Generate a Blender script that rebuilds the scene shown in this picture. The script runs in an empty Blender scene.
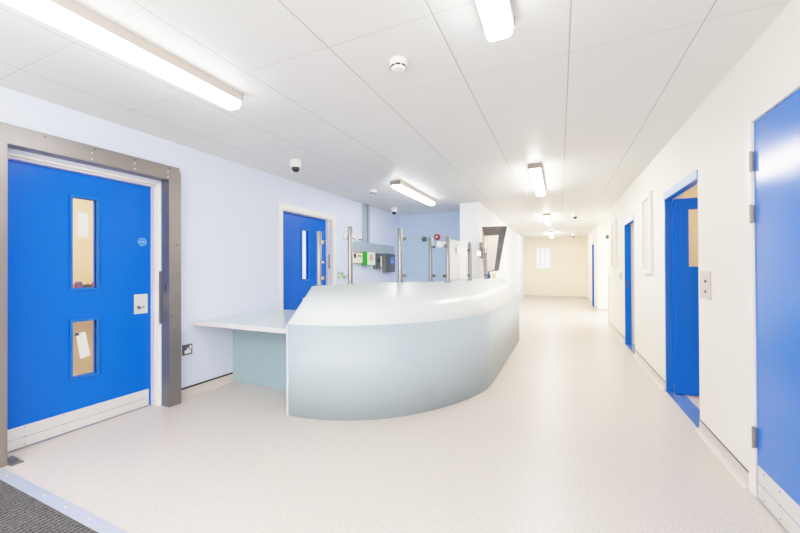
import bpy, bmesh, math, random
from mathutils import Vector, Matrix
random.seed(4)
S = bpy.context.scene
COL = S.collection
PI = math.pi
XL, XR, H = -3.395, 0.986, 2.5        # left wall plane, right wall plane, ceiling height
YB = 7.5                              # blue wall behind the counter
YE = 15.9                             # end wall of the corridor
YR = -3.0                             # wall behind the viewer

# ------------------------------------------------------------------ materials
def lin(c):
    return tuple((x/255/12.92 if x/255 <= .04045 else ((x/255+.055)/1.055)**2.4) for x in c)

def mat(name, rgb, rough=.5, metal=0., spec=.5, var=.03, scale=6., bump=0., bscale=200., emit=0., coat=0.):
    m = bpy.data.materials.new(name); m.use_nodes = True
    n, l = m.node_tree.nodes, m.node_tree.links
    b = n['Principled BSDF']
    b.inputs['Roughness'].default_value = rough
    b.inputs['Metallic'].default_value = metal
    b.inputs['Specular IOR Level'].default_value = spec
    if coat: b.inputs['Coat Weight'].default_value = coat
    tc = n.new('ShaderNodeTexCoord'); nz = n.new('ShaderNodeTexNoise')
    nz.inputs['Scale'].default_value = scale; nz.inputs['Detail'].default_value = 3
    l.new(tc.outputs['Object'], nz.inputs['Vector'])
    mx = n.new('ShaderNodeMix'); mx.data_type = 'RGBA'
    c = lin(rgb)
    mx.inputs[6].default_value = (*[max(0, x*(1-var)) for x in c], 1)
    mx.inputs[7].default_value = (*[min(1, x*(1+var)) for x in c], 1)
    l.new(nz.outputs['Fac'], mx.inputs[0]); l.new(mx.outputs[2], b.inputs['Base Color'])
    if emit:
        l.new(mx.outputs[2], b.inputs['Emission Color']); b.inputs['Emission Strength'].default_value = emit
    if bump:
        nb = n.new('ShaderNodeTexNoise'); nb.inputs['Scale'].default_value = bscale
        l.new(tc.outputs['Object'], nb.inputs['Vector'])
        bp = n.new('ShaderNodeBump'); bp.inputs['Strength'].default_value = bump; bp.inputs['Distance'].default_value = .002
        l.new(nb.outputs['Fac'], bp.inputs['Height']); l.new(bp.outputs['Normal'], b.inputs['Normal'])
    return m

def speckle(name, rgb, dark, rough, scale=220., lo=.30, hi=.42, spec=.5, amt=.5):
    """vinyl or solid surface with a fine fleck"""
    m = mat(name, rgb, rough, spec=spec, var=.02, scale=1.5)
    n, l = m.node_tree.nodes, m.node_tree.links
    b = n['Principled BSDF']; base = b.inputs['Base Color'].links[0].from_socket
    tc = [x for x in n if x.type == 'TEX_COORD'][0]
    nz = n.new('ShaderNodeTexNoise'); nz.inputs['Scale'].default_value = scale; nz.inputs['Detail'].default_value = 2
    l.new(tc.outputs['Object'], nz.inputs['Vector'])
    mr = n.new('ShaderNodeMapRange'); mr.inputs['From Min'].default_value = lo; mr.inputs['From Max'].default_value = hi
    mr.inputs['To Min'].default_value = amt; mr.inputs['To Max'].default_value = 0
    l.new(nz.outputs['Fac'], mr.inputs['Value'])
    mx = n.new('ShaderNodeMix'); mx.data_type = 'RGBA'
    l.new(mr.outputs['Result'], mx.inputs[0]); l.new(base, mx.inputs[6]); mx.inputs[7].default_value = (*lin(dark), 1)
    l.new(mx.outputs[2], b.inputs['Base Color'])
    return m

def ceiling_mat():
    m = mat('ceiling_tiles', (224, 225, 222), .42, spec=.35, var=.015, scale=.8)
    n, l = m.node_tree.nodes, m.node_tree.links
    b = n['Principled BSDF']; base = b.inputs['Base Color'].links[0].from_socket
    tc = [x for x in n if x.type == 'TEX_COORD'][0]
    sp = n.new('ShaderNodeSeparateXYZ'); l.new(tc.outputs['Object'], sp.inputs[0])
    def M(op, a, v=None, w=None):
        k = n.new('ShaderNodeMath'); k.operation = op
        for i, q in enumerate((a, v, w)):
            if q is None: continue
            if isinstance(q, (int, float)): k.inputs[i].default_value = q
            else: l.new(q, k.inputs[i])
        return k.outputs[0]
    T = .61
    def dist(sock, off):          # metres to the nearest joint
        f = M('FRACT', M('ADD', M('MULTIPLY', M('SUBTRACT', sock, off), 1/T), 100.5))
        return M('MULTIPLY', M('ABSOLUTE', M('SUBTRACT', f, .5)), T)
    dx, dy = dist(sp.outputs['X'], .058), dist(sp.outputs['Y'], 1.622)
    jx, jy = M('LESS_THAN', dx, .0032), M('LESS_THAN', dy, .0026)
    a = n.new('ShaderNodeMix'); a.data_type = 'RGBA'
    l.new(M('MULTIPLY', jy, .42), a.inputs[0]); l.new(base, a.inputs[6]); a.inputs[7].default_value = (*lin((150, 148, 146)), 1)
    c = n.new('ShaderNodeMix'); c.data_type = 'RGBA'
    l.new(M('MULTIPLY', jx, .8), c.inputs[0]); l.new(a.outputs[2], c.inputs[6]); c.inputs[7].default_value = (*lin((140, 138, 136)), 1)
    l.new(c.outputs[2], b.inputs['Base Color'])
    # bevelled tile edges
    hgt = M('MINIMUM', M('MINIMUM', dx, dy), .009)
    bp = n.new('ShaderNodeBump'); bp.inputs['Strength'].default_value = .5; bp.inputs['Distance'].default_value = .3
    l.new(hgt, bp.inputs['Height']); l.new(bp.outputs['Normal'], b.inputs['Normal'])
    return m

def glass_mat(name, tint=(1, 1, 1), refl=1.0):
    m = bpy.data.materials.new(name); m.use_nodes = True
    n, l = m.node_tree.nodes, m.node_tree.links
    n.remove(n['Principled BSDF'])
    out = [x for x in n if x.type == 'OUTPUT_MATERIAL'][0]
    t = n.new('ShaderNodeBsdfTransparent'); t.inputs[0].default_value = (*tint, 1)
    g = n.new('ShaderNodeBsdfGlossy'); g.inputs['Roughness'].default_value = .02
    lw = n.new('ShaderNodeLayerWeight'); lw.inputs['Blend'].default_value = .15
    k = n.new('ShaderNodeMath'); k.operation = 'MULTIPLY'; k.inputs[1].default_value = refl
    l.new(lw.outputs['Fresnel'], k.inputs[0])
    x = n.new('ShaderNodeMixShader'); l.new(k.outputs[0], x.inputs[0]); l.new(t.outputs[0], x.inputs[1]); l.new(g.outputs[0], x.inputs[2])
    l.new(x.outputs[0], out.inputs['Surface'])
    return m

def mat_ribs():
    m = mat('ribbed_mat', (104, 102, 104), .95, spec=.1, var=.25, scale=160)
    n, l = m.node_tree.nodes, m.node_tree.links
    b = n['Principled BSDF']; base = b.inputs['Base Color'].links[0].from_socket
    tc = [x for x in n if x.type == 'TEX_COORD'][0]
    w = n.new('ShaderNodeTexWave'); w.wave_type = 'BANDS'; w.bands_direction = 'X'
    w.inputs['Scale'].default_value = 11; w.inputs['Distortion'].default_value = 5
    w.inputs['Detail'].default_value = 3; w.inputs['Detail Scale'].default_value = 9
    l.new(tc.outputs['Object'], w.inputs['Vector'])
    mx = n.new('ShaderNodeMix'); mx.data_type = 'RGBA'; mx.blend_type = 'MULTIPLY'
    mx.inputs[0].default_value = .75
    l.new(base, mx.inputs[6]); l.new(w.outputs['Color'], mx.inputs[7]); l.new(mx.outputs[2], b.inputs['Base Color'])
    bp = n.new('ShaderNodeBump'); bp.inputs['Strength'].default_value = .8; bp.inputs['Distance'].default_value = .006
    l.new(w.outputs['Fac'], bp.inputs['Height']); l.new(bp.outputs['Normal'], b.inputs['Normal'])
    return m

M = dict(
    floor=speckle('floor_vinyl', (207, 196, 188), (130, 122, 116), .34, 120, .34, .47, .45, .6),
    cove=mat('cove_vinyl', (206, 197, 189), .4, var=.02),
    ceiling=ceiling_mat(),
    wall_blue=mat('wall_pale_blue', (214, 224, 249), .5, spec=.3, var=.012, scale=1.2),
    wall_sky=mat('wall_sky_blue', (198, 220, 250), .5, spec=.3, var=.012, scale=1.2),
    wall_cream=mat('wall_cream', (247, 240, 226), .5, spec=.3, var=.012, scale=1.2),
    wall_end=mat('wall_cream_end', (240, 228, 208), .5, spec=.3, var=.012, scale=1.2),
    wall_white=mat('wall_white', (234, 239, 249), .5, spec=.3, var=.01),
    wall_tan=mat('wall_tan', (232, 212, 178), .6, spec=.2, var=.03, scale=3),
    black=mat('black_gap', (22, 22, 24), .6),
    grey_gap=mat('grey_gap', (96, 92, 86), .6),
    blue=mat('blue_door_paint', (0, 88, 212), .24, spec=.16, var=.02, scale=2),
    blue_dark=mat('blue_frame_paint', (0, 92, 196), .3, spec=.3, var=.02),
    blue_mid=mat('blue_disc', (10, 108, 222), .4),
    white=mat('white_gloss', (244, 243, 240), .35, var=.01),
    white_frame=mat('white_frame', (242, 238, 232), .35, var=.01),
    lilac=mat('lilac_frame', (206, 206, 222), .4, var=.01),
    ivory=mat('ivory_frame', (243, 238, 224), .35, var=.01),
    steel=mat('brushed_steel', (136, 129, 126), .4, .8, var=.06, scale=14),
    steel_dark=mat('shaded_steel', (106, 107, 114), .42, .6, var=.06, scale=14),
    chrome=mat('polished_steel', (150, 149, 149), .3, 1., var=.04),
    alu=mat('anodised_strip', (196, 206, 222), .38, .5, var=.06, scale=30),
    kick=mat('satin_kick_plate', (222, 222, 220), .35, .25, var=.02, scale=10),
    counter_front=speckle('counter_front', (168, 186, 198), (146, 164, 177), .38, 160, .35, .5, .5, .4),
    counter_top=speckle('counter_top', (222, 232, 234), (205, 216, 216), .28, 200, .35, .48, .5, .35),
    desk=mat('desk_top', (200, 211, 213), .18, var=.02),
    desk_edge=mat('desk_edge', (222, 218, 224), .4),
    panel=speckle('desk_panel', (152, 178, 192), (132, 160, 174), .45, 160, .35, .5, .4, .4),
    diffuser_far=mat('corridor_diffuser', (255, 250, 238), .4, emit=86., var=0.),
    diffuser=mat('light_diffuser', (252, 254, 253), .4, emit=31., var=0.),
    housing=mat('light_housing', (196, 186, 180), .4, var=.01),
    endcap=mat('light_endcap', (150, 142, 136), .5),
    smoked=mat('smoked_dome', (26, 26, 30), .12),
    slot=mat('detector_slot', (40, 40, 42), .5),
    dark=mat('dark_grey_plastic', (74, 76, 82), .45, var=.05),
    mid=mat('mid_grey_plastic', (112, 114, 120), .45, var=.05),
    trunk=mat('grey_trunking', (170, 184, 194), .4, .3, var=.03),
    cream=mat('cream_plastic', (240, 226, 206), .4),
    green=mat('green_plastic', (22, 178, 34), .4),
    sage=mat('pale_green_plastic', (228, 240, 212), .4),
    pink=mat('pink_square', (214, 160, 160), .5),
    screen=mat('blue_screen', (84, 118, 190), .2, emit=.3),
    screen2=mat('pale_screen_mark', (190, 206, 236), .3, emit=.3),
    red=mat('red_bell', (200, 40, 52), .35),
    bottle_green=mat('dark_green', (70, 104, 92), .4),
    sign_green=mat('sign_green', (110, 190, 96), .5),
    paper=mat('paper', (246, 248, 250), .8, var=.01),
    navy=mat('navy_plastic', (36, 50, 110), .35),
    mustard=mat('pale_yellow', (238, 216, 160), .5),
    orange=mat('orange_card', (214, 120, 60), .6),
    purple=mat('purple_card', (120, 84, 130), .6),
    timber=mat('timber', (186, 158, 120), .55, var=.1, scale=9),
    blind=mat('cream_blind', (226, 206, 196), .6, var=.02),
    hood_cover=mat('hood_cover', (240, 226, 212), .35, var=.03),
    head_sheen=mat('head_painted_sheen', (168, 192, 238), .35, var=.02),  # blue frame paint with the ceiling's sheen put into the colour
    blue_reflect_plate=mat('plate_painted_blue_reflection', (120, 160, 216), .18, .6, var=.25, scale=12),  # threshold metal, the blue door's reflection painted into its colour
    blue_gloss=mat('blue_gloss_paint', (0, 102, 212), .2, spec=.35, var=.02, scale=2),
    sign_pale=mat('pale_blue_lettering', (136, 190, 248), .4),
    frosted=mat('frosted_pane', (246, 248, 255), .3, emit=.6),
    plate=mat('zinc_plate', (196, 190, 184), .36, .6, var=.10, scale=90),
    matting=mat_ribs(),
    glass=glass_mat('clear_glass', (.965, .98, .985), .35),
    vision=glass_mat('vision_glass', (.97, .97, .95), .35),
)

# ------------------------------------------------------------------ mesh builder
class MB:
    def __init__(s): s.v, s.f, s.m, s.mats = [], [], [], []
    def _mi(s, m):
        m = M[m] if isinstance(m, str) else m
        if m not in s.mats: s.mats.append(m)
        return s.mats.index(m)
    def add(s, vs, fs, m):
        k = len(s.v); i = s._mi(m)
        s.v += [Vector(p) for p in vs]
        for f in fs: s.f.append([k+j for j in f]); s.m.append(i)
        return s
    def box(s, x0, x1, y0, y1, z0, z1, m, skip=''):
        vs = [(x, y, z) for z in (z0, z1) for y in (y0, y1) for x in (x0, x1)]
        fs = {'b': (0, 2, 3, 1), 't': (4, 5, 7, 6), 'f': (0, 1, 5, 4), 'k': (2, 6, 7, 3), 'l': (0, 4, 6, 2), 'r': (1, 3, 7, 5)}
        return s.add(vs, [q for k, q in fs.items() if k not in skip], m)
    def prism(s, pts, axis, a0, a1, m):
        """pts: closed 2-D outline, extruded along axis from a0 to a1"""
        n = len(pts)
        def put(p, a):
            return {'x': (a, p[0], p[1]), 'y': (p[0], a, p[1]), 'z': (p[0], p[1], a)}[axis]
        vs = [put(p, a0) for p in pts] + [put(p, a1) for p in pts]
        fs = [[i, (i+1) % n, n+(i+1) % n, n+i] for i in range(n)] + [list(range(n))[::-1], list(range(n, 2*n))]
        return s.add(vs, fs, m)
    def lathe(s, prof, c, m, axis='z', seg=24):
        """prof: list of (radius, height) from one end to the other"""
        vs, fs = [], []
        n = len(prof)
        for i in range(seg):
            a = 2*PI*i/seg; ca, sa = math.cos(a), math.sin(a)
            for r, h in prof:
                p = {'z': (r*ca, r*sa, h), 'x': (h, r*ca, r*sa), 'y': (r*ca, h, r*sa)}[axis]
                vs.append((c[0]+p[0], c[1]+p[1], c[2]+p[2]))
        for i in range(seg):
            j = (i+1) % seg
            for k in range(n-1):
                fs.append([i*n+k, j*n+k, j*n+k+1, i*n+k+1])
        fs.append([i*n for i in range(seg)][::-1]); fs.append([i*n+n-1 for i in range(seg)])
        return s.add(vs, fs, m)
    def build(s, name, parent=None, bevel=0., smooth=False, base=None):
        off = Vector(base) if base else (Vector(parent['_loc']) if parent and '_loc' in parent else Vector((0, 0, 0)))
        me = bpy.data.meshes.new(name)
        me.from_pydata([tuple(p-off) for p in s.v], [], s.f)
        for m in s.mats: me.materials.append(m)
        me.polygons.foreach_set('material_index', s.m)
        bm = bmesh.new(); bm.from_mesh(me)
        bmesh.ops.remove_doubles(bm, verts=bm.verts, dist=1e-6)
        bmesh.ops.recalc_face_normals(bm, faces=bm.faces)
        bm.to_mesh(me); bm.free()
        o = bpy.data.objects.new(name, me); COL.objects.link(o)
        if parent is not None:
            o.parent = parent
            o['_loc'] = tuple(off)
        elif base: o.location = off; o['_loc'] = tuple(off)
        if smooth:
            for p in me.polygons: p.use_smooth = True
            me.set_sharp_from_angle(angle=math.radians(40))
        if bevel:
            b = o.modifiers.new('Bevel', 'BEVEL'); b.width = bevel; b.segments = 2; b.limit_method = 'ANGLE'; b.angle_limit = math.radians(50)
        return o

def tag(o, label, cat=None, group=None, kind=None):
    o['label'] = label
    if cat: o['category'] = cat
    if group: o['group'] = group
    if kind: o['kind'] = kind
    return o
def thing(name, label, cat, loc, group=None, kind=None):
    o = bpy.data.objects.new(name, None); COL.objects.link(o)
    o.empty_display_size = .1
    o.location = loc; o['_loc'] = tuple(loc)
    return tag(o, label, cat, group, kind)
def struct(o, label=None):
    o['kind'] = 'structure'
    if label: o['label'] = label
    return o
def dup(root, loc, label, rz=None, group=None):
    def cp(o, par):
        c = o.copy(); COL.objects.link(c)
        if par is not None: c.parent = par
        for ch in [q for q in bpy.data.objects if q.parent == o]: cp(ch, c)
        return c
    r = cp(root, None)
    r.location = loc; r['label'] = label
    if rz is not None: r.rotation_euler.z = rz
    if group: r['group'] = group
    return r

# ------------------------------------------------------------------ shell
def wall_y(name, xa, xb, y0, y1, m, openings=(), mback=None, label=None):
    """wall running along Y between xa and xb with openings (y0, y1, z0, z1)"""
    b = MB(); cur = y0
    for (a, c, z0, z1) in sorted(openings):
        if a > cur: b.box(xa, xb, cur, a, 0, H, m)
        if z0 > 0: b.box(xa, xb, a, c, 0, z0, m)
        if z1 < H: b.box(xa, xb, a, c, z1, H, m)
        cur = c
    if cur < y1: b.box(xa, xb, cur, y1, 0, H, m)
    return struct(b.build(name), label)

fl = MB().box(-5.6, 4.0, YR-.2, 16.3, -.12, 0, 'floor').build('floor'); struct(fl, 'pale speckled vinyl floor')
ce = MB().box(-5.6, 4.0, YR-.2, 16.3, H, H+.12, 'ceiling').build('ceiling'); struct(ce, 'white metal tile ceiling')

D1 = (1.06, 2.09, 0, 2.075)            # opening of the steel-framed door
D2 = (3.67, 4.83, 0, 2.085)
wall_y('wall_left', XL-.15, XL, YR, YB+.15, 'wall_blue', [D1, D2], label='pale blue wall on the left')
struct(MB().box(XL, -1.725, YB, YB+.15, 0, H, 'wall_sky').build('wall_back'), 'sky blue wall behind the counter')
MBp = MB().box(-1.725, -1.36, 6.6, 6.62, 0, H, 'wall_white').box(-1.725, -1.36, 6.62, YE, 0, H, 'wall_white')
struct(MBp.build('wall_middle'), 'white wall end and corridor side beyond the counter')
struct(MB().box(-1.36, 2.6, YE, YE+.15, 0, H, 'wall_end').build('wall_far'), 'cream wall closing the corridor')
struct(MB().box(XL-.15, XR+.15, YR-.15, YR, 0, H, 'wall_cream').build('wall_rear'), 'wall behind the viewer')
D3 = (1.62, 2.585, 0, 2.07)
D4 = (3.46, 4.42, 0, 2.03)
D5 = (6.03, 6.87, 0, 2.03)
D6 = (12.55, 13.3, 0, 2.08)
wall_y('wall_right', XR, XR+.15, YR, 9.05, 'wall_cream', [D3, D4, D5], label='cream wall on the right')
wall_y('wall_alcove', XR, XR+.15, 11.5, YE, 'wall_cream', [D6], label='cream wall on the right past the side passage')
# rooms behind the doors
st = MB()
st.box(-5.45, -5.3, .2, 5.95, 0, H, 'wall_tan').box(-5.3, XL-.15, .05, .2, 0, H, 'wall_tan').box(-5.3, XL-.15, 3.05, 3.15, 0, H, 'wall_tan')
struct(st.build('wall_store'), 'tan walls of the room behind the steel-framed door')
st = MB()
st.box(-5.29, -5.2, 3.15, 6.3, 0, H, 'wall_white').box(-5.3, XL-.15, 6.2, 6.3, 0, H, 'wall_white').box(-5.3, XL-.15, 3.151, 3.2, 0, H, 'wall_white')
struct(st.build('wall_office'), 'white walls of the room behind the second left door')
st = MB()
st.box(3.3, 3.45, 1.2, 9.05, 0, H, 'wall_tan')
for y in (1.1, 2.9, 5.2, 7.5): st.box(XR+.15, 3.3, y, y+.1, 0, H, 'wall_tan')
struct(st.build('wall_cells'), 'tan walls of the rooms along the right')
st = MB()
st.box(2.6, 2.75, 8.95, 16.05, 0, H, 'wall_cream').box(XR+.15, 2.75, 11.5, 11.6, 0, H, 'wall_cream').box(XR+.15, 2.75, 8.95, 9.05, 0, H, 'wall_cream')
struct(st.build('wall_passage'), 'cream walls of the side passage on the right')

# coved skirting: floor vinyl turned up the wall with a dark joint on top
def cove_y(b, x, sgn, y0, y1, gap='black'):
    pts = [(x, 0), (x+sgn*.035, 0), (x+sgn*.018, .008), (x+sgn*.008, .02), (x+sgn*.004, .04), (x+sgn*.004, .083), (x, .083)]
    b.prism(pts, 'y', y0, y1, 'cove'); b.box(min(x, x+sgn*.005), max(x, x+sgn*.005), y0, y1, .083, .093 if gap != 'black' else .101, gap)
def cove_x(b, y, sgn, x0, x1, gap='grey_gap'):
    pts = [(y, 0), (y+sgn*.035, 0), (y+sgn*.018, .008), (y+sgn*.008, .02), (y+sgn*.004, .04), (y+sgn*.004, .083), (y, .083)]
    b.prism(pts, 'x', x0, x1, 'cove'); b.box(x0, x1, min(y, y+sgn*.005), max(y, y+sgn*.005), .083, .095, gap)
b = MB(); cove_y(b, XL, 1, 2.20, 2.878); cove_y(b, XL, 1, 2.92, 3.60); cove_y(b, XL, 1, 4.92, YB)
struct(b.build('baseboard_left'), 'coved vinyl skirting with black joint on the left wall')
b = MB()
for a, c in ((2.655, 3.46), (4.42, 6.03), (6.87, 9.05)): cove_y(b, XR, -1, a, c, 'grey_gap')
struct(b.build('baseboard_right'), 'coved vinyl skirting on the right wall')
b = MB()
for a, c in ((11.5, 12.55), (13.3, YE)): cove_y(b, XR, -1, a, c, 'grey_gap')
cove_x(b, 11.5, -1, XR, 1.9)
struct(b.build('baseboard_alcove'), 'coved vinyl skirting past the side passage')
b = MB(); cove_x(b, YE, -1, -1.36, XR)
struct(b.build('baseboard_far'), 'coved vinyl skirting on the end wall')
b = MB(); b.box(-1.36, -1.335, 14.3, 14.42, 0, 2.1, 'wall_blue').box(-1.36, -1.335, 15.45, 15.6, 0, 2.1, 'wall_blue').box(-1.36, -1.335, 14.42, 15.45, 2.0, 2.1, 'wall_blue')
struct(b.build('trim_1'), 'pale blue door surround at the far left of the corridor')
b = MB().box(XR-.006, XR+.16, 9.05, 9.056, .1, 1.12, 'steel').box(XR-.006, XR, 9.0, 9.05, .1, 1.12, 'steel')
struct(b.build('trim_2'), 'metal corner guard on the right wall at the side passage')

# ------------------------------------------------------------------ leaf with holes
def leaf_x(x0, x1, y0, y1, z0, z1, holes, m):
    """door leaf in a plane of constant X, holes (y0, y1, z0, z1) stacked above each other"""
    b = MB()
    if not holes: return b.box(x0, x1, y0, y1, z0, z1, m)
    ha, hb = holes[0][0], holes[0][1]
    b.box(x0, x1, y0, ha, z0, z1, m); b.box(x0, x1, hb, y1, z0, z1, m)
    cur = z0
    for (_, _, a, c) in sorted(holes, key=lambda h: h[2]):
        b.box(x0, x1, ha, hb, cur, a, m); cur = c
    b.box(x0, x1, ha, hb, cur, z1, m)
    return b
def bead_x(x0, x1, y0, y1, z0, z1, w, m):
    b = MB()
    b.box(x0, x1, y0-w, y1+w, z0-w, z0, m).box(x0, x1, y0-w, y1+w, z1, z1+w, m)
    b.box(x0, x1, y0-w, y0, z0, z1, m).box(x0, x1, y1, y1+w, z0, z1, m)
    return b
def screws(par, pts, axis_sgn, r=.005, m='chrome', name='screw'):
    for p in pts:
        MB().lathe([(r, 0), (r, .001*axis_sgn), (r*.6, .003*axis_sgn)], p, m, 'x', 10).build(name, par, smooth=True)

# ------------------------------------------------------------------ door 1: steel-framed, two vision panels
XD = -3.50
d1 = thing('door_1', 'wide blue door with two vision panels inside the steel surround', 'door', (XL, 1.575, 0), kind='structure')
b = MB()
b.box(XL-.15, XL-.055, 2.060, 2.074, 0, 2.06, 'lilac').box(XL-.15, XL-.055, 1.06, 1.09, 0, 2.06, 'lilac').box(XL-.15, XL-.055, 1.06, 2.074, 2.045, 2.06, 'lilac')
b.box(XL-.10, XL-.02, 2.074, 2.0895, 0, 2.0745, 'ivory').box(XL-.10, XL-.02, 1.061, 2.074, 2.06, 2.0745, 'ivory')
b.build('door_frame', d1)
holes = [(1.474, 1.631, 1.125, 1.845), (1.474, 1.631, .422, .858)]
lf = leaf_x(XD-.045, XD, 1.092, 2.058, .006, 2.042, holes, 'blue').build('leaf', d1)
for h in holes:
    pb = bead_x(XD-.02, XD+.011, *h, .020, 'blue_dark').build('glazing_bead', lf, bevel=.003)
    MB().box(XD-.030, XD-.026, h[0], h[1], h[2], h[3], 'vision').build('glass_pane', lf)
kp = MB().box(XD, XD+.003, 1.10, 2.038, .010, .160, 'kick').box(XD+.003, XD+.0034, 1.10, 2.038, .077, .0795, 'blue').build('kick_plate', d1)
screws(kp, [(XD+.003, y, z) for z in (.146, .082, .026) for y in (1.2, 1.42, 1.66, 1.88)], 1, .004, 'steel_dark')
lk = MB().box(XD, XD+.004, 1.915, 2.03, .868, 1.045, 'kick').build('lock_plate', d1, bevel=.002)
MB().lathe([(.017, 0), (.017, .012), (.012, .022)], (XD+.004, 1.95, .925), 'chrome', 'x', 20).build('thumb_turn', lk, smooth=True)
MB().box(XD+.004, XD+.0055, 1.992, 2.0, .917, .937, 'slot').build('keyhole', lk)
sg = MB().lathe([(.036, 0), (.036, .0015)], (XD, 1.985, 1.525), 'blue_mid', 'x', 32).build('door_sign', d1, smooth=True)
def ring(b, c, r0, r1, x, m, seg=32, sq=1.0):
    vs, fs = [], []
    for i in range(seg):
        a = 2*PI*i/seg
        for r in (r0, r1): vs.append((x, c[0]+r*math.cos(a), c[1]+r*math.sin(a)*sq))
    for i in range(seg):
        j = (i+1) % seg; fs.append([2*i, 2*i+1, 2*j+1, 2*j])
    return b.add(vs, fs, m)
b = MB(); ring(b, (1.985, 1.525), .032, .036, XD+.002, 'sign_pale')
for i in range(5):       # band of illegible pale lettering across the disc
    b.box(XD+.0016, XD+.002, 1.956+i*.0122, 1.964+i*.0122, 1.519, 1.531, 'sign_pale')
for s_ in (-.02, .02): b.box(XD+.0016, XD+.002, 1.970, 2.0, 1.525+s_-.0012, 1.525+s_+.0012, 'sign_pale')
b.build('sign_marking', sg)
# steel surround
ds = thing('steel_door_surround', 'heavy bolted brushed steel surround around the wide blue door', 'door surround', (XL, 1.575, 0))
b = MB().box(XL+.001, -3.28, 2.092, 2.205, 0, 2.10, 'steel').box(XL+.001, -3.279, 2.0905, 2.0925, 0, 2.10, 'steel_dark')
p_r = b.build('right_post', ds, bevel=.003)
b = MB().box(XL+.001, -3.28, .93, 1.046, 0, 2.10, 'steel')
p_l = b.build('left_post', ds, bevel=.003)
b = MB().box(XL+.001, -3.28, .93, 2.205, 2.10, 2.195, 'steel').box(XL+.001, -3.30, .93, 2.205, 2.195, 2.235, 'steel')
b.box(XL+.002, -3.285, 1.047, 2.09, 2.0985, 2.10, 'steel_dark')
hd = b.build('header', ds, bevel=.003)
def bolt(par, x, y, z, m='steel_dark', r=.008): MB().lathe([(r, 0), (r, .003), (r*.7, .008)], (x, y, z), m, 'x', 12).build('bolt', par, smooth=True)
for y in (1.235, 1.53, 1.82, 2.11): bolt(hd, -3.30, y, 2.212)
for y in (1.5, 1.8, 2.08): bolt(hd, -3.28, y, 2.172, 'white', .005); bolt(hd, -3.28, y, 2.125, 'white', .005)
for y, z in ((2.175, 1.24), (2.155, 1.045), (2.115, .84), (2.165, 1.5)): bolt(p_r, -3.28, y, z)
MB().box(-3.405, -3.385, 2.076, 2.0905, .765, 1.255, 'steel_dark').build('lock_keep', ds, bevel=.002)
MB().box(-3.335, -3.325, 2.088, 2.0906, 1.06, 1.13, 'black').build('bolt_slot', ds)
g_ = MB().box(-3.36, -3.24, 1.047, 1.112, 0, .006, 'steel').box(-3.37, -3.30, 1.047, 1.10, .006, .022, 'steel_dark')
g_.build('floor_guide', ds, bevel=.002)

# notices on the glass of door 1
pn = MB().box(XD-.036, XD-.033, 1.52, 1.592, 1.535, 1.735, 'paper').build('paper_notice')
tag(pn, 'upright white notice taped behind the upper panel of the wide blue door', 'notice')
b = MB()
vs = [(XD-.034, 1.51, .758), (XD-.034, 1.572, .765), (XD-.034, 1.607, .567), (XD-.034, 1.54, .55)]
b.add(vs + [(x-.002, y, z) for x, y, z in vs], [(0, 1, 2, 3), (7, 6, 5, 4), (0, 4, 5, 1), (1, 5, 6, 2), (2, 6, 7, 3), (3, 7, 4, 0)], 'paper')
b.box(XD-.0335, XD-.032, 1.505, 1.53, .742, .762, 'navy')
tag(b.build('paper_notice'), 'tilted white notice taped behind the lower panel of the wide blue door', 'notice')
# shelf with odds and ends in the room behind
sh = thing('wall_shelf', 'timber shelf on the far wall seen through the wide blue door', 'shelf', (-5.3, 2.3, 1.0))
MB().box(-5.299, -4.98, 1.5, 2.95, 1.03, 1.055, 'timber').build('shelf_board', sh)
for y in (1.7, 2.75): MB().prism([(-5.299, 1.03), (-5.02, 1.03), (-5.299, .8)], 'y', y, y+.03, 'timber').build('bracket', sh)
for i, (y, w, h_, m, lb) in enumerate(((2.07, .07, .06, 'orange', 'small orange packet on the shelf seen through the upper door panel'),
                                    (2.155, .06, .085, 'purple', 'small purple packet on the shelf seen through the upper door panel'),
                                    (2.235, .07, .05, 'dark', 'small dark packet on the shelf seen through the upper door panel'),
                                    (2.32, .06, .075, 'red', 'small red packet on the shelf seen through the upper door panel'))):
    b = MB().prism([(y, 1.0552), (y+w, 1.0552), (y+w*.92, 1.055+h_*.75), (y+w*.6, 1.055+h_), (y+w*.1, 1.055+h_*.8)], 'x', -5.1, -5.02, m)
    tag(b.build('packet', bevel=.006), lb, 'packet', 'packets on the shelf in the back room')

# ------------------------------------------------------------------ door 2
X2 = -3.505
d2 = thing('door_2', 'blue door with narrow vision panels in a white frame on the left wall', 'door', (XL, 4.26, 0), kind='structure')
b = MB()
b.box(XL+.0005, XL+.018, 3.60, 3.67, 0, 2.15, 'white_frame').box(XL+.0005, XL+.018, 4.83, 4.905, 0, 2.15, 'white_frame').box(XL+.0005, XL+.018, 3.67, 4.83, 2.085, 2.15, 'white_frame')
b.box(XL-.15, XL, 3.671, 3.69, 0, 2.084, 'white_frame').box(XL-.15, XL, 4.812, 4.829, 0, 2.084, 'white_frame').box(XL-.15, XL, 3.69, 4.812, 2.066, 2.084, 'white_frame')
b.box(XL-.09, XL-.06, 4.797, 4.812, 0, 2.066, 'white_frame')
fr = b.build('door_frame', d2)
h2, h2b = (4.205, 4.345, 1.115, 1.85), (4.205, 4.345, .40, .83)
l2 = leaf_x(X2-.045, X2, 3.693, 4.796, .006, 2.063, [h2, h2b], 'blue').build('leaf', d2)
for h_ in (h2, h2b):
    bead_x(X2-.02, X2+.011, *h_, .020, 'blue_dark').build('glazing_bead', l2, bevel=.003)
    MB().box(X2-.030, X2-.026, *h_, 'vision').build('glass_pane', l2)
MB().box(X2, X2+.006, 4.69, 4.74, 1.36, 1.39, 'white').build('lock_indicator', l2)
MB().box(XL-.058, XL-.045, 4.797, 4.811, 1.27, 1.50, 'steel_dark').build('strike_plate', d2)
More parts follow.
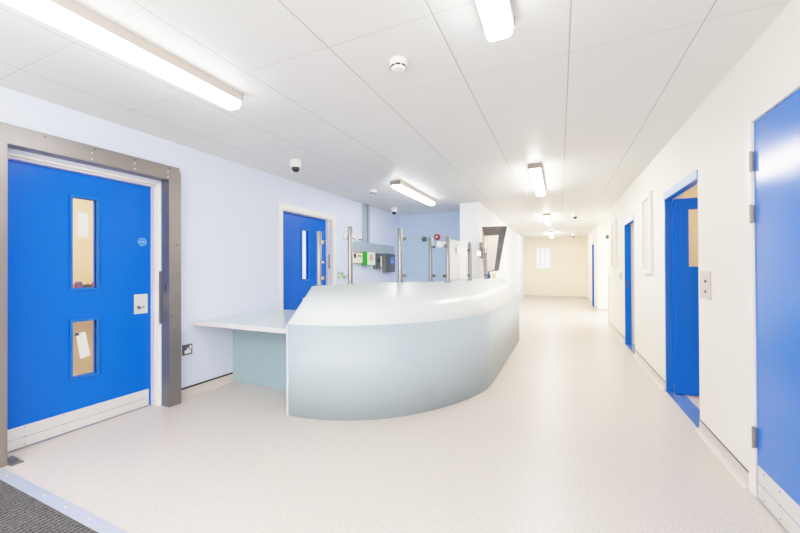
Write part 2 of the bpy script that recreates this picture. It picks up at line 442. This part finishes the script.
# low grey ramp-like cabinet glimpsed through it
cb = MB().prism([(4.2, 0), (5.6, 0), (5.6, 1.35), (5.0, 1.28), (4.75, 1.0), (4.2, .9)], 'x', -5.195, -4.75, 'sage')
tag(cb.build('low_cabinet', bevel=.01), 'pale grey-green cabinet glimpsed through the narrow panel of the second left door', 'cabinet')

# ------------------------------------------------------------------ door 3: near right, flush blue leaf
d3 = thing('door_3', 'large flush blue door nearest on the right wall with a kick plate', 'door', (XR, 2.1, 0), kind='structure')
b = MB()
b.box(XR-.014, XR-.0005, 2.585, 2.65, 0, 2.105, 'white_frame').box(XR-.014, XR-.0005, 1.555, 1.62, 0, 2.105, 'white_frame').box(XR-.014, XR-.0005, 1.62, 2.585, 2.07, 2.105, 'white_frame')
b.build('door_frame', d3, bevel=.003)
l3 = MB().box(XR-.003, XR+.045, 1.624, 2.578, .008, 2.066, 'blue_gloss').build('leaf', d3, bevel=.002)
k3 = MB().box(XR-.006, XR-.003, 1.632, 2.566, .012, .185, 'kick').box(XR-.0064, XR-.006, 1.632, 2.566, .095, .0975, 'blue').build('kick_plate', d3)
screws(k3, [(XR-.006, y, z) for z in (.165, .097, .03) for y in (1.75, 1.95, 2.15, 2.35, 2.5)], -1, .004, 'steel_dark')
for z0, z1 in ((1.80, 1.905), (1.515, 1.61), (.275, .385)):
    hg = MB().box(XR-.017, XR-.003, 2.572, 2.592, z0, z1, 'steel').build('hinge', d3, bevel=.002)
    MB().lathe([(.0065, z0-.004), (.0065, z1+.004)], (XR-.018, 2.580, 0), 'steel', 'z', 12).build('hinge_pin', hg, smooth=True)

# ------------------------------------------------------------------ open blue doors along the right
def open_door(n, op, label, vis=True):
    y0, y1, _, zt = op
    d = thing('door_%d' % n, label, 'door', (XR, (y0+y1)/2, 0), kind='structure')
    b = MB()
    b.box(XR-.004, XR+(.06 if vis else .085), y1-.035, y1-.0005, 0, zt-.0005, 'blue_dark').box(XR+.03, XR+.06, y0+.0005, y0+.03, 0, zt-.0755, 'blue_dark').box(XR-.004, XR+.06, y0+.0005, y1-.035, zt-.075, zt-.0005, 'blue_dark')
    b.build('door_frame', d, bevel=.002)
    MB().box(XR-.009, XR-.0045, y0+.0005, y1-.0005, zt-.07, zt-.0005, 'head_sheen').build('head_sheen_sheet', d)  # added pale sheet, stands in for the ceiling reflected on the blue head
    if not vis:                      # leaf folded back at the near side, strike plate on the far jamb
        lf = MB().box(XR+.10, XR+.10+(y1-y0-.1), y0+.035, y0+.08, .01, zt-.08, 'blue').build('leaf', d, bevel=.002)
        MB().box(XR+.085, XR+.10, y0+.035, y0+.075, .3, zt-.3, 'steel').build('hinge_strip', d)
        MB().box(XR+.02, XR+.045, y1-.038, y1-.035, .95, 1.06, 'dark').build('strike_plate', d)
        MB().box(XR-.002, XR+.14, y0+.001, y1-.001, 0, .004, 'blue_reflect_plate').build('threshold_plate', d)
        return d
    th = .045; ya, yb = y1-.037-th, y1-.037
    xa, xb = XR+.062, XR+.062+(y1-y0-.1)
    z1 = zt-.08
    b = MB()
    h = (xa+.115, xa+.31, 1.275, 1.84)
    if vis:
        b.box(xa, h[0], ya, yb, .01, z1, 'blue').box(h[1], xb, ya, yb, .01, z1, 'blue')
        b.box(h[0], h[1], ya, yb, .01, h[2], 'blue').box(h[0], h[1], ya, yb, h[3], z1, 'blue')
    else: b.box(xa, xb, ya, yb, .01, z1, 'blue')
    lf = b.build('leaf', d, bevel=.002)
    if vis: MB().box(h[0], h[1], ya+.012, ya+.016, h[2], h[3], 'vision').build('glass_pane', lf)
    MB().lathe([(.012, .1), (.012, zt-.1)], (XR+.058, y1-.043, 0), 'blue', 'z', 14).build('hinge_post', d, smooth=True)
    MB().box(XR-.002, XR+.14, y0+.001, y1-.001, 0, .004, 'blue_reflect_plate').build('threshold_plate', d)
    return d
open_door(4, D4, 'nearest open blue door in the right wall with panel visible inside')
open_door(5, D5, 'second open blue door along the right wall beside the window', False)
open_door(6, D6, 'farthest blue door near the end of the right wall', False)

# right wall windows
def wall_window(n, y0, y1, z0, z1, label):
    w = thing('window_%d' % n, label, 'window', (XR, (y0+y1)/2, z0), kind='structure')
    b = MB(); t = .06
    b.box(XR-.034, XR-.0005, y0, y0+t, z0, z1, 'white_frame').box(XR-.034, XR-.0005, y1-t, y1, z0, z1, 'white_frame')
    b.box(XR-.034, XR-.0005, y0+t, y1-t, z1-t, z1, 'white_frame').box(XR-.042, XR-.0005, y0+t, y1-t, z0, z0+t*.7, 'white_frame')
    b.build('window_frame', w, bevel=.003)
    MB().box(XR-.008, XR-.004, y0+t, y1-t, z0+t*.7, z1-t, 'blind').build('window_pane', w)
wall_window(1, 4.90, 5.40, 1.195, 2.15, 'tall white framed window between the two open blue doors')
wall_window(2, 7.68, 8.29, 1.25, 2.19, 'pale tall window beyond the second open blue door')
w3 = thing('window_3', 'small bright barred window in the far end wall', 'window', (-.62, YE, 1.2), kind='structure')
b = MB()
x0, x1, z0, z1 = -.91, -.33, 1.21, 2.1
b.box(x0, x0+.05, YE-.02, YE-.0005, z0, z1, 'white_frame').box(x1-.05, x1, YE-.02, YE-.0005, z0, z1, 'white_frame').box(x0+.05, x1-.05, YE-.02, YE-.0005, z1-.05, z1, 'white_frame').box(x0+.05, x1-.05, YE-.02, YE-.0005, z0, z0+.05, 'white_frame')
b.build('window_frame', w3)
MB().box(x0+.05, x1-.05, YE-.006, YE-.002, z0+.05, z1-.05, 'frosted').build('window_pane', w3)
for x in (-.72, -.55): MB().box(x-.018, x+.018, YE-.02, YE-.006, z0+.05, z1-.05, 'lilac').build('bar', w3)

# ------------------------------------------------------------------ reception counter
F = [(-2.165, 2.40), (-1.99, 2.405), (-1.70, 2.48), (-1.45, 2.60), (-1.22, 2.785), (-1.0, 3.055), (-.83, 3.36), (-.708, 3.72), (-.678, 4.05), (-.668, 4.72), (-.655, 5.6), (-.645, 6.5)]
R1 = [(-2.2, 2.79, 1.10), (-2.03, 2.805, 1.108), (-1.85, 2.875, 1.115), (-1.68, 2.985, 1.122), (-1.52, 3.14, 1.126), (-1.37, 3.33, 1.124), (-1.25, 3.53, 1.119), (-1.13, 3.80, 1.112)]
R2 = [(-1.13, 3.80, 1.112), (-1.09, 4.25, 1.105), (-1.05, 4.75, 1.10), (-.98, 5.6, 1.09), (-.90, 6.47, 1.085)]
def crom(P, n=8):
    P = [Vector((*p, 0) if len(p) == 2 else p) for p in P]
    Q = [P[0]*2-P[1]] + P + [P[-1]*2-P[-2]]; out = []
    for i in range(1, len(Q)-2):
        a, b_, c, d = Q[i-1:i+3]
        for k in range(n):
            t = k/n
            out.append(.5*((2*b_)+(c-a)*t+(2*a-5*b_+4*c-d)*t*t+(3*b_-a-3*c+d)*t**3))
    out.append(P[-1]); return out
Fc, Rc = crom(F), crom(R1)[:-1] + crom(R2)
def inner(poly, d):          # offset the ridge to the staff side
    out = []
    for i, p in enumerate(poly):
        a, c = poly[max(0, i-1)], poly[min(len(poly)-1, i+1)]
        t = (c-a); t.z = 0; t.normalize(); out.append(Vector((p.x-t.y*d, p.y+t.x*d, p.z)))
    return out
Ic = inner(Rc, .26)
for i, p in enumerate(Ic):
    if i < 8: p.x = max(p.x, Rc[0].x)
rc = thing('reception_counter', 'large curved pale grey-green reception counter with a sloped white top', 'counter', (-1.3, 4.0, 0))
ZT = .79
zt = [ZT + .015*i/(len(Fc)-1) for i in range(len(Fc))]
def strip(A, B, m, name, th=.02, sharp=40):
    b = MB(); n = len(A)
    b.add(A+B, [[i, i+1, n+i+1, n+i] for i in range(n-1)], m)
    o = b.build(name, rc, smooth=True)
    o.data.set_sharp_from_angle(angle=math.radians(sharp))
    sd = o.modifiers.new('Solidify', 'SOLIDIFY'); sd.thickness = th; sd.offset = -1
    return o
def V(p, z): return Vector((p.x, p.y, z))
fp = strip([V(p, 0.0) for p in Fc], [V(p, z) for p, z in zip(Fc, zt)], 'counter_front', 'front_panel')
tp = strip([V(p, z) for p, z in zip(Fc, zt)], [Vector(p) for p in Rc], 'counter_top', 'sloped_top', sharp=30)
ci = 7*8                                 # crease where the curved facet meets the straight one
for e in tp.data.edges:
    if set(e.vertices) == {ci, len(Fc)+ci}: e.use_edge_sharp = True
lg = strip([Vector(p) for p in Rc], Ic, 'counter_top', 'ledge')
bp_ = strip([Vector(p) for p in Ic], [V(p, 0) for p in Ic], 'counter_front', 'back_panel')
# the two ends
def endcap(i, name):
    f, r_, k = Fc[i], Rc[i], Ic[i]
    b = MB().add([V(f, 0), V(f, zt[i]), r_.copy(), k.copy(), V(k, 0)], [(0, 1, 2, 3, 4)], 'counter_front')
    o = b.build(name, rc); sd = o.modifiers.new('Solidify', 'SOLIDIFY'); sd.thickness = .004; sd.offset = 0
endcap(0, 'end_panel'); endcap(-1, 'end_panel')
# pale corner bead up the near left edge
MB().box(-2.171, -2.150, 2.394, 2.400, 0, .785, 'desk').build('edge_trim', rc)

# side desk between wall and counter
sd_ = thing('side_desk', 'low pale desk fixed between the left wall and the reception counter', 'desk', (-2.78, 2.9, 0))
MB().box(XL+.002, -2.21, 2.41, 3.55, .715, .745, 'desk').box(XL+.002, -2.18, 2.405, 2.412, .703, .744, 'desk_edge').build('worktop', sd_, bevel=.003)
MB().box(XL+.002, -2.24, 2.88, 2.915, 0, .715, 'panel').build('support_panel', sd_)
MB().box(XL+.002, XL+.04, 2.45, 2.88, .675, .715, 'desk_edge').build('wall_batten', sd_)

# ------------------------------------------------------------------ screen posts and glass on the counter
def make_post(h, label, loc, rz):
    t = thing('screen_post', label, 'post', loc, 'steel glass-screen posts on the counter')
    bs = Vector(loc)
    MB().lathe([(.036, 0), (.036, .006), (.024, .008), (.024, h-.006), (.020, h)], bs, 'chrome', 'z', 24).build('pole', t, smooth=True)
    for z in (.07, h-.11):
        b = MB().lathe([(.016, -.014), (.018, -.011), (.018, .011), (.016, .014)], bs+Vector((.043, 0, z)), 'chrome', 'y', 18)
        b.box(bs.x+.02, bs.x+.03, bs.y-.012, bs.y+.012, bs.z+z-.018, bs.z+z+.018, 'steel_dark')
        c = b.build('glass_clamp', t, smooth=True)
        MB().box(bs.x+.050, bs.x+.062, bs.y-.0150, bs.y+.0150, bs.z+z-.011, bs.z+z+.011, 'slot').build('rubber_pad', c)
    t.rotation_euler.z = rz
    return t
PT = {'a': (-2.145, 2.825, 1.106), 'b': (-1.845, 2.915, 1.115), 'c': (-1.46, 3.235, 1.125), 'd': (-1.125, 3.775, 1.113),
      'e': (-1.085, 4.66, 1.101), 'f': (-1.075, 5.72, 1.089), 'g': (-1.37, 3.90, 1.112)}
def ang(p, q): return math.atan2(PT[q][1]-PT[p][1], PT[q][0]-PT[p][0])
PT = {k: (p[0]*1.011, p[1]*1.011, p[2]+.001) for k, p in PT.items()}
mk = lambda k, dz, lb, to, flip=0: make_post(dz, lb, (PT[k][0], PT[k][1], PT[k][2]), ang(k, to)+flip)
mk('a', .535, 'leftmost steel screen post on the counter, in front of the blue door', 'b')
mk('b', .565, 'steel screen post left of the wall-mounted alarm boxes', 'a')
mk('c', .555, 'tall steel screen post just right of the dark alarm box', 'd')
pd_ = mk('d', .515, 'thickest-looking steel screen post, at the bend of the counter', 'c')
# the remaining posts repeat the one at the bend
dup(pd_, PT['e'], 'steel screen post in front of the white wall end', ang('e', 'd'))
dup(pd_, PT['f'], 'farthest steel screen post, beside the steel monitor hood', ang('f', 'e'))
dup(pd_, PT['g'], 'slimmer steel screen post standing behind, between two taller posts', math.radians(-20))
def pane(p, q, z0, z1, label, z1b=None):
    A, B = Vector(PT[p]), Vector(PT[q]); d = (B-A); d.z = 0; L = d.length; d.normalize(); n_ = Vector((-d.y, d.x, 0))*.005
    a, c = A+d*.045, A+d*(L-.045); a.z = c.z = 0
    vs = []
    for z in (z0, z1):
        for P_ in (a-n_, c-n_, c+n_, a+n_): vs.append((P_.x, P_.y, z1b if (z1b and z == z1 and (P_-c).length < .1) else z))
    b = MB().add(vs, [(0, 1, 2, 3), (4, 5, 6, 7), (0, 1, 5, 4), (1, 2, 6, 5), (2, 3, 7, 6), (3, 0, 4, 7)], 'glass')
    o = b.build('glass_screen', base=((a.x+c.x)/2, (a.y+c.y)/2, z0))
    return tag(o, label, 'glass screen', 'glass screens on the counter')
pane('a', 'b', 1.135, 1.635, 'clear glass screen between the two leftmost steel posts', 1.76)
pane('c', 'd', 1.145, 1.63, 'widest clear glass screen, in front of the sky blue wall')
pane('d', 'e', 1.135, 1.60, 'clear glass screen from the bend post to the white wall end')
pane('e', 'f', 1.125, 1.59, 'farthest clear glass screen, beside the monitor hood')
def sheet(p, q, t0, t1, z0, z1, label):
    A, B = Vector(PT[p]), Vector(PT[q]); d = B-A; d.z = 0; n_ = Vector((d.y, -d.x, 0)).normalized()
    a, c = A+d*t0+n_*.0065, A+d*t1+n_*.0065
    vs = [(P_.x, P_.y, z) for z in (z0, z1) for P_ in (a, c)] + [(P_.x+n_.x*.001, P_.y+n_.y*.001, z) for z in (z0, z1) for P_ in (a, c)]
    o = MB().add(vs, [(0, 1, 3, 2), (4, 6, 7, 5), (0, 4, 5, 1), (1, 5, 7, 3), (3, 7, 6, 2), (2, 6, 4, 0)], 'paper').build('paper_sheet')
    return tag(o, label, 'paper', 'white papers stuck to the glass screens')
sheet('c', 'd', .745, .86, 1.50, 1.563, 'white paper on the wide glass screen, below the red bell')
sheet('c', 'd', .875, .945, 1.505, 1.565, 'narrow white paper on the wide glass screen, next to the bend post')
sheet('d', 'e', .36, .80, 1.437, 1.53, 'large white paper on the glass right of the bend post')
sheet('e', 'f', .34, .62, 1.45, 1.525, 'white paper on the farthest glass screen')
# small things standing on the counter ledge
bt = thing('hand_gel_bottle', 'small navy bottle on the counter below the monitor hood', 'bottle', (-1.115, 6.2, 1.087))
MB().lathe([(.03, 0), (.032, .004), (.032, .07), (.022, .085), (.012, .09)], (-1.115, 6.2, 1.087), 'navy', seg=18).build('bottle_body', bt, smooth=True)
MB().lathe([(.012, .09), (.014, .092), (.014, .112), (.009, .116)], (-1.115, 6.2, 1.087), 'navy', seg=14).build('bottle_cap', bt, smooth=True)
cu = MB().lathe([(.026, 0), (.034, .09), (.031, .09), (.024, .006)], (-1.028, 6.22, 1.087), 'mustard', seg=20).build('paper_cup', smooth=True)
tag(cu, 'pale yellow cup on the counter right of the navy bottle', 'cup')

# ------------------------------------------------------------------ steel monitor hood on the corridor wall
mh = thing('monitor_hood', 'angular brushed steel monitor hood mounted on the white corridor wall', 'monitor hood', (-1.15, 6.4, 1.2))
O = [(-1.24, 6.28, 1.99), (-.815, 6.28, 1.985), (-.962, 6.28, 1.225), (-1.215, 6.28, 1.20)]
N = [(-1.228, 6.42, 1.848), (-.979, 6.42, 1.852), (-1.055, 6.42, 1.236), (-1.209, 6.42, 1.207)]
cO = sum((Vector(p) for p in O), Vector())/4
Oo = [Vector(p)+(Vector(p)-cO).normalized()*.008 for p in O]; No = [Vector(p)+(Vector(p)-cO).normalized()*.012+Vector((0, .01, 0)) for p in N]
b = MB()
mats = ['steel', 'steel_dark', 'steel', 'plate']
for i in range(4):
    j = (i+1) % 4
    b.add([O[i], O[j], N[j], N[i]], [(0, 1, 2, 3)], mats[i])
    b.add([Oo[i], Oo[j], No[j], No[i]], [(0, 1, 2, 3)], 'steel')
    b.add([O[i], O[j], Oo[j], Oo[i]], [(0, 1, 2, 3)], 'steel')
b.build('hood_shell', mh)
b = MB().add([Vector(p)+Vector((0, -.002, 0)) for p in N] + [Vector(p)+Vector((0, .008, 0)) for p in No], [(0, 1, 2, 3), (7, 6, 5, 4), (0, 4, 5, 1), (1, 5, 6, 2), (2, 6, 7, 3), (3, 7, 4, 0)], 'hood_cover')
b.build('screen_cover', mh)
MB().box(-1.36, -1.22, 6.62, 6.72, 1.45, 1.75, 'steel').box(-1.25, -1.1, 6.435, 6.66, 1.5, 1.7, 'steel').build('wall_bracket', mh)

# ------------------------------------------------------------------ wall services on the left wall
tr = thing('cable_trunking', 'grey metal trunking dropping from the ceiling above the alarm boxes', 'trunking', (XL, 6.2, 1.6))
MB().box(XL+.001, XL+.045, 5.77, 6.01, 1.76, H-.001, 'trunk').box(XL+.045, XL+.046, 5.90, 5.93, 1.76, H-.001, 'steel_dark').build('vertical_run', tr, bevel=.003)
MB().box(XL+.001, XL+.045, 5.33, 7.12, 1.585, 1.765, 'trunk').build('horizontal_run', tr, bevel=.003)
def wallbox(name, label, cat, y0, y1, z0, z1, d, mside, mfront, extra):
    t = thing(name, label, cat, (XL, (y0+y1)/2, z0))
    MB().box(XL+.001, XL+d-.012, y0, y1, z0, z1, mside).build('case', t, bevel=.004)
    fr_ = MB().box(XL+d-.012, XL+d, y0+.004, y1-.004, z0+.004, z1-.004, mfront).build('front_cover', t, bevel=.004)
    for (nm, a, c, e, g, m) in extra:
        MB().box(XL+d, XL+d+.004, a, c, e, g, m).build(nm, fr_)
    return t
wallbox('alarm_repeater', 'cream control box with dark display, leftmost under the trunking', 'control box', 5.36, 5.70, 1.36, 1.583, .06, 'cream', 'cream',
        [('display', 5.39, 5.46, 1.46, 1.54, 'black'), ('slot_cover', 5.52, 5.66, 1.49, 1.51, 'slot'), ('top_strip', 5.37, 5.69, 1.56, 1.575, 'slot'), ('bottom_strip', 5.37, 5.69, 1.362, 1.372, 'slot')])
wallbox('alarm_box', 'control box with bright green side and pale front', 'control box', 5.73, 6.03, 1.335, 1.583, .15, 'green', 'sage',
        [('call_point', 5.80, 5.93, 1.42, 1.53, 'pink')])
b3 = wallbox('relay_box', 'dark grey box with pale conduit strip between green and large grey boxes', 'control box', 6.19, 6.48, 1.26, 1.575, .08, 'mid', 'dark',
        [('module', 6.25, 6.33, 1.40, 1.47, 'black'), ('cable_cover', 6.385, 6.43, 1.29, 1.52, 'cream')])
wallbox('fire_alarm_box', 'large dark grey alarm box with a blue screen, rightmost under the trunking', 'control box', 6.60, 7.04, 1.19, 1.58, .10, 'mid', 'dark',
        [('screen', 6.80, 7.0, 1.37, 1.51, 'screen'), ('button', 6.85, 6.90, 1.40, 1.44, 'screen2')])
def plate(y, label):
    t = thing('switch_plate', label, 'switch', (XL, y, 1.85), 'switch plates above the trunking')
    MB().box(XL+.001, XL+.012, y-.07, y+.07, 1.79, 1.91, 'white').build('plate', t, bevel=.003)
    MB().box(XL+.012, XL+.02, y-.05, y+.05, 1.795, 1.82, 'mid').build('key_slot', t)
    return t
plate(5.46, 'white switch plate above the cream control box'); plate(5.69, 'white switch plate touching the left side of the vertical trunking')
es = thing('door_release_sign', 'tiny green and grey sign on the left wall beside the second door', 'sign', (XL, 5.07, 1.15))
MB().box(XL+.001, XL+.004, 4.985, 5.15, 1.105, 1.21, 'sage').build('sign_plate', es)
b = MB()     # dark bracket-like mark and a green pictogram
b.box(XL+.004, XL+.006, 4.99, 5.005, 1.11, 1.205, 'dark').box(XL+.004, XL+.006, 5.005, 5.04, 1.19, 1.205, 'dark').box(XL+.004, XL+.006, 5.005, 5.04, 1.11, 1.127, 'dark')
b.build('bracket_mark', es)
b = MB().box(XL+.004, XL+.006, 5.055, 5.145, 1.185, 1.205, 'sign_green').box(XL+.004, XL+.006, 5.055, 5.085, 1.165, 1.185, 'sign_green').box(XL+.004, XL+.006, 5.118, 5.145, 1.16, 1.185, 'sign_green').box(XL+.004, XL+.006, 5.07, 5.13, 1.145, 1.163, 'sign_green').box(XL+.004, XL+.006, 5.055, 5.09, 1.12, 1.145, 'sign_green').box(XL+.004, XL+.006, 5.11, 5.145, 1.108, 1.135, 'sign_green')
b.build('pictogram', es)
so = thing('power_socket', 'black and white switched power socket low on the left wall', 'socket', (XL, 2.34, .47))
MB().box(XL+.001, XL+.010, 2.287, 2.392, .418, .522, 'dark').build('plate', so, bevel=.004)
b = MB().box(XL+.010, XL+.0125, 2.308, 2.374, .434, .466, 'white').box(XL+.010, XL+.0125, 2.332, 2.350, .466, .488, 'white')
b.build('socket_face', so)
MB().box(XL+.010, XL+.016, 2.358, 2.378, .474, .510, 'white').build('rocker_switch', so, bevel=.002)

# things on the blue back wall
rb = thing('fire_bell', 'round red fire bell on the sky blue back wall', 'bell', (-2.47, YB, 1.96))
MB().lathe([(.072, -.001), (.072, -.03), (.062, -.05), (.04, -.056)], (-2.47, YB, 1.96), 'red', 'y', 24).build('gong', rb, smooth=True)
MB().lathe([(.028, -.056), (.028, -.062)], (-2.47, YB, 1.96), 'white', 'y', 18).build('centre_cap', rb, smooth=True)
gd = MB().lathe([(.06, -.001), (.06, -.03), (.05, -.04)], (-2.775, YB, 1.925), 'bottle_green', 'y', 24).build('call_sounder', smooth=True)
tag(gd, 'dark green round disc on the sky blue back wall, left of the red bell', 'sounder')

# ------------------------------------------------------------------ right wall fittings
cp = thing('intercom', 'square zinc call panel with two buttons right of the nearest open door', 'call panel', (XR, 3.3, 1.03))
MB().box(XR-.008, XR-.001, 3.21, 3.405, 1.035, 1.24, 'plate').build('plate', cp, bevel=.002)
for z in (1.165, 1.09): MB().lathe([(.011, 0), (.011, -.004), (.008, -.008)], (XR-.008, 3.29, z), 'steel_dark', 'x', 16).build('button', cp, smooth=True)
cp2 = thing('intercom', 'small grey call panel on the right wall past the second open door', 'call panel', (XR, 7.24, 1.05))
MB().box(XR-.01, XR-.001, 7.11, 7.37, 1.05, 1.18, 'plate').build('plate', cp2, bevel=.002)
MB().box(XR-.014, XR-.01, 7.2, 7.25, 1.10, 1.13, 'steel_dark').build('button', cp2)
ex = thing('emergency_sounder', 'dark green projecting sounder high on the right wall corner at the side passage', 'sounder', (XR, 8.95, 1.93))
MB().lathe([(.05, -.001), (.05, -.04), (.038, -.055)], (XR, 8.93, 1.94), 'bottle_green', 'x', 20).build('body', ex, smooth=True)
MB().lathe([(.015, -.055), (.012, -.066)], (XR, 8.93, 1.94), 'sign_green', 'x', 12).build('lens', ex, smooth=True)

# ------------------------------------------------------------------ ceiling fittings
LEN = 1.55
def make_light(x, y, label, glow='diffuser'):
    t = thing('strip_light', label, 'ceiling light', (x, y, H), 'strip lights under the ceiling')
    ya, yb = y, y+LEN
    MB().box(x-.070, x+.070, ya+.004, yb-.004, H-.056, H-.0005, 'housing').build('housing', t, bevel=.004)
    pts = [(x-.060, H-.054)] + [(x+(-1 if k < 7 else 1)*.034-.026*math.cos(PI*k/13), H-.076-.026*math.sin(PI*k/13)) for k in range(14)] + [(x+.060, H-.054)]
    MB().prism(pts, 'y', ya+.012, yb-.012, glow).build('diffuser', t)
    for a in (ya, yb-.006): MB().box(x-.073, x+.073, a, a+.006, H-.062, H-.0005, 'endcap').build('end_cap', t)
    return t
l1 = make_light(-2.085, .25, 'nearest strip light over the wide blue door side')
dup(l1, (-2.085, 4.47, H), 'strip light over the staff side of the counter')
dup(l1, (-.262, .25, H), 'strip light cut by the top edge of the photo')
l4 = make_light(-.262, 4.44, 'strip light above the far bend of the counter in the corridor row', 'diffuser_far')
dup(l4, (-.262, 8.66, H), 'second farthest strip light along the corridor')
dup(l4, (-.262, 13.0, H), 'farthest strip light, close to the end wall')

sm = thing('smoke_detector', 'white smoke detector near the camera in the middle of the ceiling', 'smoke detector', (-.862, 1.90, H))
c = (-.862, 1.90, H)
MB().lathe([(.052, -.0005), (.052, -.022), (.046, -.034)], c, 'white', seg=32).build('base', sm, smooth=True)
ca = MB().lathe([(.044, -.034), (.043, -.048), (.034, -.058), (.012, -.061)], c, 'white', seg=32).build('sensor_cap', sm, smooth=True)
for k in range(8):
    a0 = 2*PI*k/8+.08; a1 = a0+2*PI/8-.16; vs = []
    for r in (.0445, .0475):
        for a in (a0, (a0+a1)/2, a1):
            for z in (-.036, -.046): vs.append((c[0]+r*math.cos(a), c[1]+r*math.sin(a), c[2]+z))
    MB().add(vs, [(0, 2, 3, 1), (2, 4, 5, 3), (6, 7, 9, 8), (8, 9, 11, 10), (0, 6, 8, 2), (2, 8, 10, 4), (1, 3, 9, 7), (3, 5, 11, 9), (0, 1, 7, 6), (4, 10, 11, 5)], 'slot').build('vent_slot', sm)

def make_dome(x, y, label):
    t = thing('dome_camera', label, 'security camera', (x, y, H), 'dome cameras on the ceiling')
    MB().lathe([(.062, -.0005), (.064, -.01), (.064, -.066), (.056, -.082)], (x, y, H), 'white', seg=32).build('base', t, smooth=True)
    MB().lathe([(.045, -.081)] + [(.045*math.cos(a), -.09-.045*math.sin(a)) for a in [PI/2*k/7 for k in range(7)]] + [(.004, -.135)], (x, y, H), 'smoked', seg=28).build('smoked_dome', t, smooth=True)
    return t
dm = make_dome(-2.72, 3.16, 'nearest dome camera, above the second left door')
dup(dm, (-3.06, 6.5, H), 'dome camera in the blue corner behind the counter')
dup(dm, (.33, 8.9, H), 'dome camera in the corridor, nearer of the two')
dup(dm, (.47, 14.4, H), 'dome camera at the far end of the corridor')
ds2 = thing('heat_detector', 'small white detector with a dark band above the trunking', 'detector', (-2.66, 4.87, H))
MB().lathe([(.06, -.0005), (.06, -.03), (.045, -.045)], (-2.66, 4.87, H), 'white', seg=24).build('base', ds2, smooth=True)
MB().lathe([(.043, -.045), (.043, -.058)], (-2.66, 4.87, H), 'slot', seg=24).build('sensor_band', ds2, smooth=True)
MB().lathe([(.03, -.058), (.012, -.068)], (-2.66, 4.87, H), 'white', seg=20).build('sensor_cap', ds2, smooth=True)

# ------------------------------------------------------------------ entrance mat
em = MB().box(XL+.12, -.5, -.9, .952, .0005, .010, 'matting').build('entrance_mat', bevel=.002)
tag(em, 'dark grey ribbed entrance mat on the floor in the near left corner', 'mat')
ts = thing('threshold_strip', 'bluish aluminium edging strip along the entrance mat', 'threshold strip', (-2, .985, 0))
MB().box(-3.27, -.5, .955, 1.015, .0005, .007, 'alu').build('strip', ts, bevel=.003)
for x in (-3.1, -2.87, -2.64, -2.41, -2.18): MB().lathe([(.006, .007), (.005, .009)], (x, .985, 0), 'white', seg=10).build('screw', ts, smooth=True)

# ------------------------------------------------------------------ lamps and camera
WHITE, TONE_A, TONE_K = 4.0, 1.0, 1.24
def area(name, loc, size, energy, col=(1, 1, 1), rot=(0, 0, 0)):
    L = bpy.data.lights.new(name, 'AREA'); L.shape = 'RECTANGLE'; L.size, L.size_y = size; L.energy = energy; L.color = col
    o = bpy.data.objects.new(name, L); COL.objects.link(o); o.location = loc; o.rotation_euler = rot
    return o
area('lamp_entrance', (-2.0, -1.4, 2.44), (.2, 1.5), 60, (1, .99, .97))
area('lamp_entrance_right', (-.2, -1.4, 2.44), (.2, 1.5), 60, (1, .98, .95))
area('fill_uplight', (-1.2, -1.6, 1.3), (1.6, 1.2), 165, (1, 1, .985), (PI, 0, 0))  # added fill lamp behind the camera, aimed up to brighten the ceiling
area('lamp_store', (-4.4, 1.7, 2.44), (.5, 1.2), 46, (1, .95, .86))
area('lamp_office', (-4.4, 4.6, 2.44), (.5, 1.2), 60)
area('lamp_cell_near', (2.2, 4.2, 2.44), (.5, 1.2), 35, (1, .9, .76))
area('lamp_cell_far', (2.2, 6.5, 2.44), (.5, 1.2), 35, (1, .9, .76))
area('lamp_passage', (1.9, 10.2, 2.44), (.5, 1.2), 120, (1, .97, .92))
area('lamp_last_room', (1.9, 13.5, 2.44), (.5, 1.2), 30, (1, .95, .88))

w = bpy.data.worlds.new('world'); w.use_nodes = True; S.world = w
w.node_tree.nodes['Background'].inputs[0].default_value = (.9, .95, 1, 1)
w.node_tree.nodes['Background'].inputs[1].default_value = .3

f, yaw, pit, rol = 353.06, .4242, .0052, -.0048
cy, sy = math.cos(yaw), math.sin(yaw)
fw = Vector((-sy*math.cos(pit), cy*math.cos(pit), math.sin(pit)))
r0 = Vector((cy, sy, 0)); u0 = r0.cross(fw)
rt = r0*math.cos(rol)+u0*math.sin(rol); up = -r0*math.sin(rol)+u0*math.cos(rol)
cam = bpy.data.cameras.new('camera'); cam.sensor_width = 36; cam.lens = 36*f/800; cam.clip_start = .05; cam.clip_end = 60
co = bpy.data.objects.new('camera', cam); COL.objects.link(co)
co.matrix_world = Matrix(((rt.x, up.x, -fw.x, 0), (rt.y, up.y, -fw.y, 0), (rt.z, up.z, -fw.z, 1.2706), (0, 0, 0, 1)))
S.camera = co
S.view_settings.view_transform = 'Standard'
S.view_settings.look = 'None'
S.view_settings.exposure = 0.0
S.cycles.diffuse_bounces = 10; S.cycles.max_bounces = 14
S.cycles.sample_clamp_indirect = 6
# soft shoulder so that the bright room keeps its detail
vs_ = S.view_settings; vs_.use_curve_mapping = True
cmap = vs_.curve_mapping; cmap.white_level = (WHITE,)*3; cmap.black_level = (0, 0, 0)
cv = cmap.curves[3]
def tone(x): return min(1.0, TONE_A*(1-math.exp(-x*TONE_K)))
NP = 14
xs = [(i/(NP-1))**2 for i in range(NP)]
cv.points[0].location = (0, 0); cv.points[1].location = (1, tone(WHITE))
for x in xs[1:-1]: cv.points.new(x, tone(x*WHITE))
cmap.update()
for o in bpy.data.objects:
    if '_loc' in o: del o['_loc']
